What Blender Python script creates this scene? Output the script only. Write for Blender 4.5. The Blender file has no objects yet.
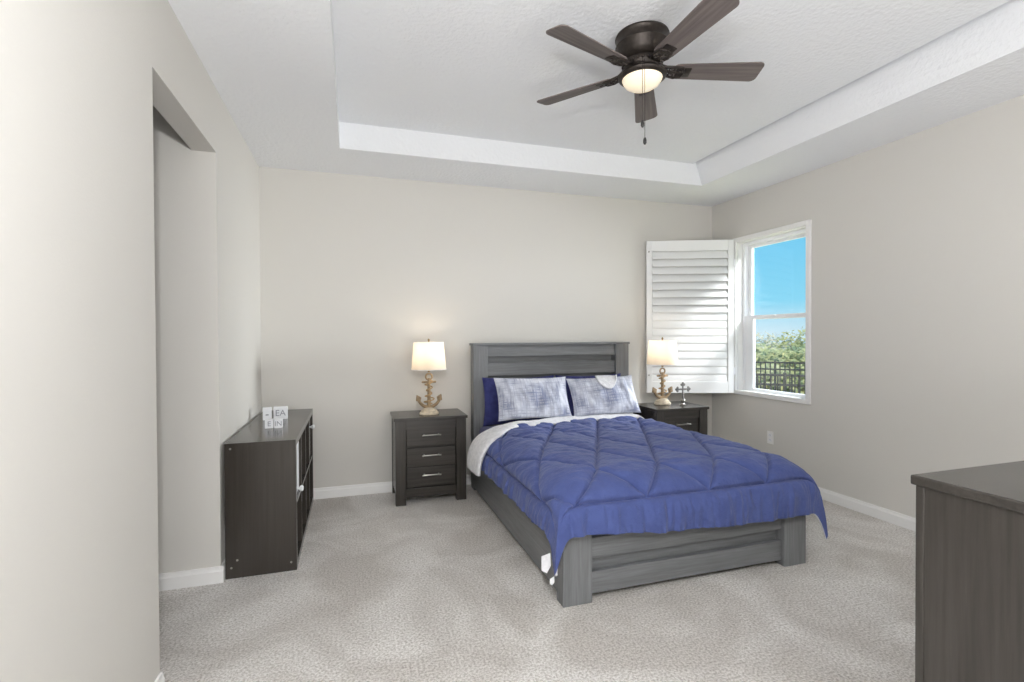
import bpy, bmesh, math, random
from math import sin, cos, pi, radians, hypot, exp, sqrt, atan2
from mathutils import Vector, Matrix, noise

random.seed(7)
S = bpy.context.scene
COL = S.collection

# ------------------------------------------------------------------ camera
cam_d = bpy.data.cameras.new('camera')
cam = bpy.data.objects.new('camera', cam_d)
COL.objects.link(cam)
cam_d.sensor_fit = 'HORIZONTAL'
cam_d.sensor_width = 36.0
cam_d.lens = 500.0 / 1024.0 * 36.0
cam_d.clip_start = 0.02
cam_d.clip_end = 400
YAW, PITCH, ROLL = radians(17.70947), radians(-0.646649), radians(-0.258615)
F = Vector((sin(YAW) * cos(PITCH), cos(YAW) * cos(PITCH), sin(PITCH)))
RT = Vector((cos(YAW), -sin(YAW), 0))
UP = RT.cross(F)
R2 = cos(ROLL) * RT + sin(ROLL) * UP
U2 = -sin(ROLL) * RT + cos(ROLL) * UP
cam.matrix_world = Matrix(((R2.x, U2.x, -F.x, 0), (R2.y, U2.y, -F.y, 0), (R2.z, U2.z, -F.z, 1.35), (0, 0, 0, 1)))
S.camera = cam

# ------------------------------------------------------------------ view, sky, lights
vs = S.view_settings
S.display_settings.display_device = 'sRGB'
vs.view_transform = 'Standard'
vs.look = 'None'
vs.exposure = -0.06
vs.gamma = 1.0
vs.use_curve_mapping = False


def srgb(r, g, b):
    f = lambda c: c / 12.92 if c <= 0.04045 else ((c + 0.055) / 1.055) ** 2.4
    return (f(r / 255), f(g / 255), f(b / 255), 1.0)


W = bpy.data.worlds.new('sky')
S.world = W
W.use_nodes = True
nt = W.node_tree
nt.nodes.clear()
o_ = nt.nodes.new('ShaderNodeOutputWorld')
bg = nt.nodes.new('ShaderNodeBackground')
tc = nt.nodes.new('ShaderNodeTexCoord')
sx = nt.nodes.new('ShaderNodeSeparateXYZ')
rp = nt.nodes.new('ShaderNodeValToRGB')
rp.color_ramp.elements[0].position = 0.0
rp.color_ramp.elements[0].color = srgb(214, 240, 252)
rp.color_ramp.elements[1].position = 0.30
rp.color_ramp.elements[1].color = srgb(84, 196, 248)
e = rp.color_ramp.elements.new(0.06)
e.color = srgb(140, 222, 252)
nt.links.new(tc.outputs['Generated'], sx.inputs[0])
nt.links.new(sx.outputs['Z'], rp.inputs[0])
nt.links.new(rp.outputs[0], bg.inputs[0])
bg.inputs[1].default_value = 1.03
nt.links.new(bg.outputs[0], o_.inputs[0])


def lamp(name, kind, loc, energy, color=(1, 1, 1), rot=(0, 0, 0), **kw):
    d = bpy.data.lights.new(name, kind)
    d.energy = energy
    d.color = color
    for k, v in kw.items():
        setattr(d, k, v)
    o = bpy.data.objects.new(name, d)
    o.location = loc
    o.rotation_euler = rot
    COL.objects.link(o)
    return o


# the photographer's flash just above the lens
lamp('camera_flash', 'POINT', (-0.05, 0.02, 1.93), 112, (0.985, 0.99, 1.0), shadow_soft_size=0.04)
# added soft fill behind the photographer, evening out the room light
lamp('rear_fill', 'AREA', (0.9, -2.4, 0.95), 50, (0.97, 0.985, 1.0), (radians(112), 0, 0), shape='RECTANGLE', size=3.2, size_y=1.6)
# added upward fill spot behind the lens, brightening ceiling and walls
lamp('bounce_fill', 'SPOT', (1.5, -0.8, 1.0), 118, (0.965, 0.985, 1.0), (radians(180 - 30), 0, radians(-15)), spot_size=radians(150), spot_blend=0.7, shadow_soft_size=0.8)
# daylight falling in through the side window
wd = lamp('window_daylight', 'AREA', (7.0, 3.25, 1.9), 520, (0.95, 0.98, 1.0), (0, 0, 0), shape='RECTANGLE', size=1.6, size_y=1.6)
wd.rotation_euler = (Vector((-0.7, 3.85, 1.25)) - Vector((7.0, 3.25, 2.1))).to_track_quat('-Z', 'Y').to_euler()
ws = lamp('window_skylight', 'AREA', (5.6, 1.5, 4.4), 420, (0.97, 0.985, 1.0), (0, 0, 0), shape='RECTANGLE', size=0.9, size_y=0.9)
ws.rotation_euler = (Vector((3.6, 3.7, 1.4)) - Vector((5.6, 1.5, 4.4))).to_track_quat('-Z', 'Y').to_euler()
# sun outdoors, behind the house
lamp('sun', 'SUN', (12, 4, 9), 4.2, (1.0, 0.95, 0.86), (radians(38), radians(-38), 0), angle=0.01)

# ------------------------------------------------------------------ materials
MATS = {}


def newmat(name):
    m = bpy.data.materials.new(name)
    m.use_nodes = True
    n = m.node_tree
    b = n.nodes['Principled BSDF']
    return m, n, b


def plain(name, rgb, rough=0.6, metal=0.0, spec=0.5, bump=0.0, bscale=80, var=0.0, vscale=6, emit=None, estr=0.0, bdist=0.002):
    m, n, b = newmat(name)
    b.inputs['Roughness'].default_value = rough
    b.inputs['Metallic'].default_value = metal
    b.inputs['Specular IOR Level'].default_value = spec
    t = n.nodes.new('ShaderNodeTexCoord')
    c = srgb(*rgb)
    if var > 0:
        nz = n.nodes.new('ShaderNodeTexNoise')
        nz.inputs['Scale'].default_value = vscale
        nz.inputs['Detail'].default_value = 5
        r = n.nodes.new('ShaderNodeValToRGB')
        r.color_ramp.elements[0].position = 0.3
        r.color_ramp.elements[1].position = 0.7
        r.color_ramp.elements[0].color = tuple(x * (1 - var) for x in c[:3]) + (1,)
        r.color_ramp.elements[1].color = tuple(min(1, x * (1 + var)) for x in c[:3]) + (1,)
        n.links.new(t.outputs['Object'], nz.inputs['Vector'])
        n.links.new(nz.outputs['Fac'], r.inputs[0])
        n.links.new(r.outputs[0], b.inputs['Base Color'])
    else:
        b.inputs['Base Color'].default_value = c
    if bump > 0:
        nb = n.nodes.new('ShaderNodeTexNoise')
        nb.inputs['Scale'].default_value = bscale
        nb.inputs['Detail'].default_value = 3
        bp = n.nodes.new('ShaderNodeBump')
        bp.inputs['Strength'].default_value = bump
        bp.inputs['Distance'].default_value = bdist
        n.links.new(t.outputs['Object'], nb.inputs['Vector'])
        n.links.new(nb.outputs['Fac'], bp.inputs['Height'])
        n.links.new(bp.outputs[0], b.inputs['Normal'])
    if emit:
        b.inputs['Emission Color'].default_value = srgb(*emit)
        b.inputs['Emission Strength'].default_value = estr
    return m


def wood(name, dark, light, axis, rough=0.42, fine=100):
    m, n, b = newmat(name)
    t = n.nodes.new('ShaderNodeTexCoord')
    mp = n.nodes.new('ShaderNodeMapping')
    sc = [1.0, 1.0, 1.0]
    sc[axis] = 0.045
    mp.inputs['Scale'].default_value = sc
    nz = n.nodes.new('ShaderNodeTexNoise')
    nz.inputs['Scale'].default_value = fine
    nz.inputs['Detail'].default_value = 6
    nz.inputs['Roughness'].default_value = 0.6
    n2 = n.nodes.new('ShaderNodeTexNoise')
    n2.inputs['Scale'].default_value = fine * 0.16
    n2.inputs['Detail'].default_value = 3
    mx = n.nodes.new('ShaderNodeMath')
    mx.operation = 'MULTIPLY_ADD'
    mx.inputs[1].default_value = 0.6
    ad = n.nodes.new('ShaderNodeMath')
    ad.operation = 'MULTIPLY'
    ad.inputs[1].default_value = 0.4
    r = n.nodes.new('ShaderNodeValToRGB')
    r.color_ramp.elements[0].position = 0.33
    r.color_ramp.elements[1].position = 0.67
    r.color_ramp.elements[0].color = srgb(*dark)
    r.color_ramp.elements[1].color = srgb(*light)
    n.links.new(t.outputs['Object'], mp.inputs['Vector'])
    n.links.new(mp.outputs[0], nz.inputs['Vector'])
    n.links.new(mp.outputs[0], n2.inputs['Vector'])
    n.links.new(n2.outputs['Fac'], ad.inputs[0])
    n.links.new(nz.outputs['Fac'], mx.inputs[0])
    n.links.new(ad.outputs[0], mx.inputs[2])
    n.links.new(mx.outputs[0], r.inputs[0])
    n.links.new(r.outputs[0], b.inputs['Base Color'])
    bp = n.nodes.new('ShaderNodeBump')
    bp.inputs['Strength'].default_value = 0.25
    bp.inputs['Distance'].default_value = 0.0015
    n.links.new(nz.outputs['Fac'], bp.inputs['Height'])
    n.links.new(bp.outputs[0], b.inputs['Normal'])
    b.inputs['Roughness'].default_value = rough
    return m


def fabric(name, rgb, rgb2, rough=0.9, weave=900, var=14, sheen=0.15):
    m, n, b = newmat(name)
    t = n.nodes.new('ShaderNodeTexCoord')
    nz = n.nodes.new('ShaderNodeTexNoise')
    nz.inputs['Scale'].default_value = var
    nz.inputs['Detail'].default_value = 6
    r = n.nodes.new('ShaderNodeValToRGB')
    r.color_ramp.elements[0].position = 0.35
    r.color_ramp.elements[1].position = 0.65
    r.color_ramp.elements[0].color = srgb(*rgb)
    r.color_ramp.elements[1].color = srgb(*rgb2)
    n.links.new(t.outputs['Object'], nz.inputs['Vector'])
    n.links.new(nz.outputs['Fac'], r.inputs[0])
    n.links.new(r.outputs[0], b.inputs['Base Color'])
    nb = n.nodes.new('ShaderNodeTexNoise')
    nb.inputs['Scale'].default_value = 60
    nb.inputs['Detail'].default_value = 5
    bp = n.nodes.new('ShaderNodeBump')
    bp.inputs['Strength'].default_value = 0.8
    bp.inputs['Distance'].default_value = 0.006
    n.links.new(t.outputs['Object'], nb.inputs['Vector'])
    n.links.new(nb.outputs['Fac'], bp.inputs['Height'])
    n.links.new(bp.outputs[0], b.inputs['Normal'])
    b.inputs['Roughness'].default_value = rough
    b.inputs['Sheen Weight'].default_value = sheen
    b.inputs['Specular IOR Level'].default_value = 0.2
    return m


def checked(name, base, line):
    """pale cotton woven with fine crossing grey-blue threads"""
    m, n, b = newmat(name)
    t = n.nodes.new('ShaderNodeTexCoord')
    outs = []
    for sc in ((7, 150, 7), (150, 7, 7), (6, 6, 6)):
        mp = n.nodes.new('ShaderNodeMapping')
        mp.inputs['Scale'].default_value = sc
        nz = n.nodes.new('ShaderNodeTexNoise')
        nz.inputs['Scale'].default_value = 1.0
        nz.inputs['Detail'].default_value = 4
        n.links.new(t.outputs['Object'], mp.inputs['Vector'])
        n.links.new(mp.outputs[0], nz.inputs['Vector'])
        outs.append(nz.outputs['Fac'])
    mx = n.nodes.new('ShaderNodeMath')
    mx.operation = 'MAXIMUM'
    n.links.new(outs[0], mx.inputs[0])
    n.links.new(outs[1], mx.inputs[1])
    ml = n.nodes.new('ShaderNodeMath')
    ml.operation = 'MULTIPLY'
    n.links.new(mx.outputs[0], ml.inputs[0])
    n.links.new(outs[2], ml.inputs[1])
    r = n.nodes.new('ShaderNodeValToRGB')
    r.color_ramp.elements[0].position = 0.20
    r.color_ramp.elements[1].position = 0.40
    r.color_ramp.elements[0].color = srgb(*base)
    r.color_ramp.elements[1].color = srgb(*line)
    n.links.new(ml.outputs[0], r.inputs[0])
    n.links.new(r.outputs[0], b.inputs['Base Color'])
    nb = n.nodes.new('ShaderNodeTexNoise')
    nb.inputs['Scale'].default_value = 45
    nb.inputs['Detail'].default_value = 4
    bp = n.nodes.new('ShaderNodeBump')
    bp.inputs['Strength'].default_value = 0.4
    bp.inputs['Distance'].default_value = 0.004
    n.links.new(t.outputs['Object'], nb.inputs['Vector'])
    n.links.new(nb.outputs['Fac'], bp.inputs['Height'])
    n.links.new(bp.outputs[0], b.inputs['Normal'])
    b.inputs['Roughness'].default_value = 0.9
    b.inputs['Specular IOR Level'].default_value = 0.2
    return m


def carpet(name):
    m, n, b = newmat(name)
    t = n.nodes.new('ShaderNodeTexCoord')
    a = n.nodes.new('ShaderNodeTexNoise')      # tufts
    a.inputs['Scale'].default_value = 95
    a.inputs['Detail'].default_value = 4
    a.inputs['Roughness'].default_value = 0.7
    c = n.nodes.new('ShaderNodeTexNoise')      # brushed patches
    c.inputs['Scale'].default_value = 1.9
    c.inputs['Detail'].default_value = 4
    c.inputs['Distortion'].default_value = 1.1
    for q in (a, c):
        n.links.new(t.outputs['Object'], q.inputs['Vector'])
    r1 = n.nodes.new('ShaderNodeValToRGB')
    r1.color_ramp.elements[0].position = 0.34
    r1.color_ramp.elements[1].position = 0.60
    r1.color_ramp.elements[0].color = srgb(184, 176, 167)
    r1.color_ramp.elements[1].color = srgb(253, 250, 246)
    r2 = n.nodes.new('ShaderNodeValToRGB')
    r2.color_ramp.elements[0].position = 0.38
    r2.color_ramp.elements[1].position = 0.62
    r2.color_ramp.elements[0].color = (0.77, 0.75, 0.73, 1)
    r2.color_ramp.elements[1].color = (1, 1, 1, 1)
    mix = n.nodes.new('ShaderNodeMix')
    mix.data_type = 'RGBA'
    mix.blend_type = 'MULTIPLY'
    mix.inputs[0].default_value = 1.0
    n.links.new(a.outputs['Fac'], r1.inputs[0])
    n.links.new(c.outputs['Fac'], r2.inputs[0])
    n.links.new(r1.outputs[0], mix.inputs[6])
    n.links.new(r2.outputs[0], mix.inputs[7])
    n.links.new(mix.outputs[2], b.inputs['Base Color'])
    bp = n.nodes.new('ShaderNodeBump')
    bp.inputs['Strength'].default_value = 0.8
    bp.inputs['Distance'].default_value = 0.016
    n.links.new(a.outputs['Fac'], bp.inputs['Height'])
    n.links.new(bp.outputs[0], b.inputs['Normal'])
    b.inputs['Roughness'].default_value = 1.0
    b.inputs['Specular IOR Level'].default_value = 0.05
    b.inputs['Sheen Weight'].default_value = 0.2
    return m


def glass(name):
    m = bpy.data.materials.new(name)
    m.use_nodes = True
    n = m.node_tree
    n.nodes.clear()
    o = n.nodes.new('ShaderNodeOutputMaterial')
    tr = n.nodes.new('ShaderNodeBsdfTransparent')
    tr.inputs[0].default_value = (0.995, 1.0, 1.0, 1)
    gl = n.nodes.new('ShaderNodeBsdfGlossy')
    gl.inputs['Roughness'].default_value = 0.02
    mx = n.nodes.new('ShaderNodeMixShader')
    mx.inputs[0].default_value = 0.04
    n.links.new(tr.outputs[0], mx.inputs[1])
    n.links.new(gl.outputs[0], mx.inputs[2])
    n.links.new(mx.outputs[0], o.inputs[0])
    return m


def shade_cloth(name):
    m = bpy.data.materials.new(name)
    m.use_nodes = True
    n = m.node_tree
    n.nodes.clear()
    o = n.nodes.new('ShaderNodeOutputMaterial')
    d = n.nodes.new('ShaderNodeBsdfDiffuse')
    d.inputs[0].default_value = srgb(240, 234, 224)
    tl = n.nodes.new('ShaderNodeBsdfTranslucent')
    tl.inputs[0].default_value = srgb(240, 228, 208)
    mx = n.nodes.new('ShaderNodeMixShader')
    mx.inputs[0].default_value = 0.45
    t = n.nodes.new('ShaderNodeTexCoord')
    nz = n.nodes.new('ShaderNodeTexNoise')
    nz.inputs['Scale'].default_value = 180
    bp = n.nodes.new('ShaderNodeBump')
    bp.inputs['Strength'].default_value = 0.2
    bp.inputs['Distance'].default_value = 0.001
    n.links.new(t.outputs['Object'], nz.inputs['Vector'])
    n.links.new(nz.outputs['Fac'], bp.inputs['Height'])
    n.links.new(bp.outputs[0], d.inputs['Normal'])
    n.links.new(d.outputs[0], mx.inputs[1])
    n.links.new(tl.outputs[0], mx.inputs[2])
    n.links.new(mx.outputs[0], o.inputs[0])
    return m


def leaf(name, c1, c2):
    m, n, b = newmat(name)
    t = n.nodes.new('ShaderNodeTexCoord')
    nz = n.nodes.new('ShaderNodeTexNoise')
    nz.inputs['Scale'].default_value = 3.0
    nz.inputs['Detail'].default_value = 4
    r = n.nodes.new('ShaderNodeValToRGB')
    r.color_ramp.elements[0].position = 0.35
    r.color_ramp.elements[1].position = 0.65
    r.color_ramp.elements[0].color = srgb(*c1)
    r.color_ramp.elements[1].color = srgb(*c2)
    n.links.new(t.outputs['Object'], nz.inputs['Vector'])
    n.links.new(nz.outputs['Fac'], r.inputs[0])
    n.links.new(r.outputs[0], b.inputs['Base Color'])
    b.inputs['Roughness'].default_value = 0.8
    return m


M = {}
M['wall'] = plain('wall_paint', (214, 211, 205), 0.85, spec=0.2, bump=0.25, bscale=110, bdist=0.002)
M['ceil'] = plain('ceiling_paint', (238, 239, 241), 0.9, spec=0.15, bump=0.9, bscale=42, bdist=0.006)
M['trim'] = plain('white_trim', (240, 239, 237), 0.45, bump=0.05, bscale=30)
M['vinyl'] = plain('white_vinyl', (242, 243, 245), 0.4, bump=0.04, bscale=30)
M['shutter'] = plain('shutter_paint', (240, 240, 239), 0.45, bump=0.04, bscale=30)
M['carpet'] = carpet('carpet')
M['glass'] = glass('window_glass')
WD, WL = (99, 100, 102), (128, 130, 132)
M['woodx'] = wood('charcoal_oak_x', WD, WL, 0)
M['woody'] = wood('charcoal_oak_y', WD, WL, 1)
M['woodz'] = wood('charcoal_oak_z', WD, WL, 2)
for ax_, nm_ in ((0, 'x'), (2, 'z')):
    M['dark' + nm_] = wood('dark_oak_' + nm_, (47, 44, 41), (66, 62, 58), ax_, rough=0.24, fine=60)
M['espresso'] = wood('espresso_laminate', (54, 50, 46), (70, 65, 60), 2, rough=0.16, fine=40)
M['bronze'] = plain('aged_bronze', (58, 52, 48), 0.45, metal=0.6, var=0.3, vscale=40, bump=0.1, bscale=60)
M['blade'] = wood('weathered_blade', (74, 67, 65), (124, 114, 110), 0, rough=0.6, fine=50)
M['pewter'] = plain('pewter', (168, 164, 158), 0.3, metal=1.0, var=0.08, vscale=50)
M['bowl'] = plain('frosted_glass_lit', (245, 235, 215), 0.4, emit=(255, 232, 190), estr=0.42, var=0.03, vscale=10)
M['blue'] = fabric('blue_quilt', (72, 84, 136), (78, 91, 145))
M['navy'] = fabric('navy_cotton', (48, 50, 98), (62, 66, 120))
M['lining'] = fabric('white_lining', (214, 214, 218), (234, 234, 237), var=30)
M['sham'] = checked('checked_sham', (212, 215, 224), (128, 134, 160))
M['shade'] = shade_cloth('linen_shade')
M['anchor'] = plain('driftwood_resin', (150, 128, 98), 0.7, var=0.3, vscale=60, bump=0.4, bscale=90)
M['rope'] = plain('rope', (172, 144, 104), 0.85, var=0.2, vscale=120, bump=0.6, bscale=200)
M['ivory'] = plain('whitewashed_resin', (205, 192, 170), 0.7, var=0.2, vscale=50, bump=0.3, bscale=90)
M['brass'] = plain('dull_brass', (150, 128, 92), 0.4, metal=0.8, var=0.1, vscale=40)
M['silver'] = plain('antique_silver', (128, 126, 124), 0.4, metal=0.7, var=0.3, vscale=90)
M['white'] = plain('white_paint', (236, 237, 240), 0.4, var=0.03, vscale=20)
M['ink'] = plain('grey_ink', (140, 142, 150), 0.6, var=0.1, vscale=40)
M['crystal'] = plain('clear_knob', (226, 228, 228), 0.08, var=0.05, vscale=60)
M['fence'] = plain('black_aluminium', (44, 42, 43), 0.5, var=0.1, vscale=10)
M['grass'] = plain('scrub_ground', (176, 172, 120), 0.95, var=0.25, vscale=1.2, bump=0.5, bscale=20, bdist=0.03)
M['leafa'] = leaf('pale_leaf', (176, 174, 128), (206, 198, 156))
M['leafb'] = leaf('mid_leaf', (146, 148, 100), (184, 180, 130))
M['leafc'] = leaf('hazed_leaf', (182, 176, 154), (206, 198, 178))  # paled and greyed to put distance haze into the leaf colour
M['bark'] = plain('bark', (122, 110, 96), 0.9, var=0.3, vscale=14)

# ------------------------------------------------------------------ mesh helpers


def B():
    return bmesh.new()


def merge(dst, src, mat=None):
    if mat is not None:
        bmesh.ops.transform(src, matrix=mat, verts=src.verts)
    me = bpy.data.meshes.new('tmp')
    src.to_mesh(me)
    dst.from_mesh(me)
    src.free()
    bpy.data.meshes.remove(me)
    return dst


def box(bm, x0, x1, y0, y1, z0, z1, bev=0.0, seg=2, mat=None):
    t = B()
    bmesh.ops.create_cube(t, size=1.0)
    for v in t.verts:
        v.co.x = x0 + (v.co.x + 0.5) * (x1 - x0)
        v.co.y = y0 + (v.co.y + 0.5) * (y1 - y0)
        v.co.z = z0 + (v.co.z + 0.5) * (z1 - z0)
    if bev > 0:
        bmesh.ops.bevel(t, geom=list(t.edges), offset=bev, segments=seg, profile=0.5, affect='EDGES')
    return merge(bm, t, mat)


def lathe(bm, prof, seg=32, mat=None, sy=1.0):
    """prof: list of (r, z), bottom to top or top to bottom"""
    t = B()
    rings = []
    for r, z in prof:
        if r < 1e-6:
            rings.append([t.verts.new((0, 0, z))])
        else:
            rings.append([t.verts.new((r * cos(2 * pi * k / seg), sy * r * sin(2 * pi * k / seg), z)) for k in range(seg)])
    for a, b in zip(rings[:-1], rings[1:]):
        for k in range(seg):
            k2 = (k + 1) % seg
            if len(a) == 1 and len(b) == 1:
                continue
            if len(a) == 1:
                t.faces.new((a[0], b[k], b[k2]))
            elif len(b) == 1:
                t.faces.new((a[k], b[0], a[k2]))
            else:
                t.faces.new((a[k], b[k], b[k2], a[k2]))
    bmesh.ops.recalc_face_normals(t, faces=t.faces)
    return merge(bm, t, mat)


def tube(bm, pts, rad, seg=10, closed=False, mat=None, cap=True):
    """pts list of Vector; rad float or list"""
    pts = [Vector(p) for p in pts]
    n = len(pts)
    rr = rad if isinstance(rad, (list, tuple)) else [rad] * n
    t = B()
    rings = []
    prev = None
    for i in range(n):
        if closed:
            d = (pts[(i + 1) % n] - pts[i - 1]).normalized()
        else:
            d = (pts[min(i + 1, n - 1)] - pts[max(i - 1, 0)]).normalized()
        if prev is None:
            a = Vector((0, 0, 1)) if abs(d.z) < 0.9 else Vector((1, 0, 0))
            u = d.cross(a).normalized()
        else:
            u = (prev - d * prev.dot(d)).normalized()
        prev = u
        w = d.cross(u)
        rings.append([t.verts.new(pts[i] + rr[i] * (cos(2 * pi * k / seg) * u + sin(2 * pi * k / seg) * w)) for k in range(seg)])
    m = n if closed else n - 1
    for i in range(m):
        a, b = rings[i], rings[(i + 1) % n]
        for k in range(seg):
            k2 = (k + 1) % seg
            t.faces.new((a[k], a[k2], b[k2], b[k]))
    if cap and not closed:
        t.faces.new(rings[0][::-1])
        t.faces.new(rings[-1])
    bmesh.ops.recalc_face_normals(t, faces=t.faces)
    return merge(bm, t, mat)


def prism(bm, poly, d0, d1, plane='xz', bev=0.0, mat=None):
    """extrude a 2-D outline; plane 'xz' extrudes along y, 'xy' along z"""
    t = B()
    vs_ = [t.verts.new((p[0], d0, p[1]) if plane == 'xz' else (p[0], p[1], d0)) for p in poly]
    f = t.faces.new(vs_)
    r = bmesh.ops.extrude_face_region(t, geom=[f])
    dv = Vector((0, d1 - d0, 0)) if plane == 'xz' else Vector((0, 0, d1 - d0))
    for g in r['geom']:
        if isinstance(g, bmesh.types.BMVert):
            g.co += dv
    bmesh.ops.recalc_face_normals(t, faces=t.faces)
    if bev > 0:
        bmesh.ops.bevel(t, geom=list(t.edges), offset=bev, segments=2, profile=0.5, affect='EDGES')
    return merge(bm, t, mat)


def obj(name, bm, mat, parent=None, smooth=False, loc=None):
    me = bpy.data.meshes.new(name)
    bm.to_mesh(me)
    bm.free()
    if smooth:
        for p in me.polygons:
            p.use_smooth = True
        me.set_sharp_from_angle(angle=radians(42))
    o = bpy.data.objects.new(name, me)
    COL.objects.link(o)
    for m in (mat if isinstance(mat, (list, tuple)) else [mat]):
        me.materials.append(m)
    if parent:
        o.parent = parent
    if loc:
        o.location = loc
    return o


def thing(name, label, cat, loc=(0, 0, 0), rz=0.0, group=None):
    o = bpy.data.objects.new(name, None)
    o.empty_display_size = 0.1
    COL.objects.link(o)
    o.location = loc
    o.rotation_euler = (0, 0, rz)
    o['label'] = label
    o['category'] = cat
    if group:
        o['group'] = group
    return o


def tag(o, label, cat, group=None, kind=None):
    o['label'] = label
    o['category'] = cat
    if group:
        o['group'] = group
    if kind:
        o['kind'] = kind
    return o


def struct(name, bm, mat, label=None, cat=None, parent=None, smooth=False):
    o = obj(name, bm, mat, parent, smooth)
    if not parent:
        o['kind'] = 'structure'
        o['label'] = label
        o['category'] = cat
    return o


def dup(root, loc, label, rz=None, group=None):
    r = root.copy()
    COL.objects.link(r)
    r.location = loc
    r['label'] = label
    if rz is not None:
        r.rotation_euler = (0, 0, rz)
    if group:
        r['group'] = group
    for ch in list(root.children):
        c = ch.copy()
        COL.objects.link(c)
        c.parent = r
        for g in list(ch.children):
            d = g.copy()
            COL.objects.link(d)
            d.parent = c
    return r


# ------------------------------------------------------------------ the room
XL, XR, YB, CH, TRAY = -0.70, 3.66, 4.44, 2.71, 2.90
YN = -2.6                     # wall behind the photographer
bm = B()
box(bm, XL - 2.2, XR + 0.15, YN - 0.15, YB + 0.15, -0.1, 0.0)
struct('floor', bm, M['carpet'], 'pale greige cut-pile carpet covering the whole bedroom floor', 'floor')

# back wall
bm = B()
box(bm, XL - 0.115, XR + 0.12, YB, YB + 0.12, 0, 3.0)
struct('wall_back', bm, M['wall'], 'greige painted wall behind the headboard', 'wall')

# left wall with the tall cased-less opening
OY0, OY1, OZ = 2.185, 3.10, 2.355
bm = B()
box(bm, XL - 0.115, XL, YN, OY0, 0, 3.0)
box(bm, XL - 0.115, XL, OY0, OY1, OZ, 3.0)
box(bm, XL - 0.115, XL, OY1, YB, 0, 3.0)
struct('wall_left', bm, M['wall'], 'pale painted wall on the left with a tall open passage', 'wall')
bm = B()
box(bm, XL - 2.2, XL - 0.115, OY1, OY1 + 0.12, 0, 3.0)
struct('wall_passage_end', bm, M['wall'], 'greige wall seen through the open passage on the left', 'wall')
bm = B()
box(bm, XL - 2.32, XL - 2.2, YN, OY1 + 0.12, 0, 3.0)
struct('wall_passage_side', bm, M['wall'], 'far side wall of the passage beyond the opening', 'wall')
bm = B()
box(bm, XL - 2.2, XL - 0.115, 0.6, 0.72, 0, 3.0)
struct('wall_passage_near', bm, M['wall'], 'near end wall of the passage beyond the opening', 'wall')
bm = B()
box(bm, XL - 2.32, XL - 0.115, 0.6, OY1 + 0.12, CH, CH + 0.05)
struct('ceiling_passage', bm, M['ceil'], 'white ceiling of the passage beyond the opening', 'ceiling')

# right wall with the window hole
WY0, WY1, WZ0, WZ1 = 3.262, 4.075, 0.788, 2.265
bm = B()
box(bm, XR, XR + 0.14, YN, WY0, 0, 3.0)
box(bm, XR, XR + 0.14, WY1, YB + 0.12, 0, 3.0)
box(bm, XR, XR + 0.14, WY0, WY1, 0, WZ0)
box(bm, XR, XR + 0.14, WY0, WY1, WZ1, 3.0)
struct('wall_right', bm, M['wall'], 'greige painted wall on the right holding the window', 'wall')

# rear wall
bm = B()
box(bm, XL, XR, YN - 0.12, YN, 0, 3.0)
struct('wall_rear', bm, M['wall'], 'wall behind the photographer', 'wall')

# ceiling : soffit ring, tray sides, tray top
TX0, TX1, TY0, TY1 = -0.077, 3.055, 0.86, 3.838
bm = B()
box(bm, XL - 0.02, TX0, YN, YB, CH, CH + 0.03)
box(bm, TX1, XR, YN, YB, CH, CH + 0.03)
box(bm, TX0, TX1, TY1, YB, CH, CH + 0.03)
box(bm, TX0, TX1, YN, TY0, CH, CH + 0.03)
# tray sides (back and left and near upright, the right one leaning in)
box(bm, TX0 - 0.02, TX0, TY0 - 0.02, TY1 + 0.02, CH + 0.03, TRAY + 0.12)
box(bm, TX0 - 0.02, TX1 + 0.06, TY1, TY1 + 0.02, CH + 0.03, TRAY + 0.12)
box(bm, TX0 - 0.02, TX1 + 0.06, TY0 - 0.02, TY0, CH + 0.03, TRAY + 0.12)
v = [bm.verts.new(p) for p in ((TX1, TY0, CH), (TX1, TY1, CH), (2.992, TY1, TRAY), (3.035, TY0, TRAY),
                                (2.992, TY1, TRAY + 0.05), (3.035, TY0, TRAY + 0.05))]
bm.faces.new((v[0], v[1], v[2], v[3]))
bm.faces.new((v[3], v[2], v[4], v[5]))
# tray top, stopping short of the right side so that a slim reveal stays open
t = B()
q = [(TX0, TY0), (2.925, TY0), (2.956, TY1), (TX0, TY1)]
lo = [t.verts.new((x, y, TRAY)) for x, y in q]
hi = [t.verts.new((x, y, TRAY + 0.048)) for x, y in q]
t.faces.new(lo)
t.faces.new(hi[::-1])
for k in range(4):
    t.faces.new((lo[k], lo[(k + 1) % 4], hi[(k + 1) % 4], hi[k]))
merge(bm, t)
box(bm, TX0, TX1 + 0.06, TY0, TY1, TRAY + 0.05, TRAY + 0.08)
struct('ceiling', bm, M['ceil'], 'textured white ceiling with a recessed tray in the middle', 'ceiling')


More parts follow.
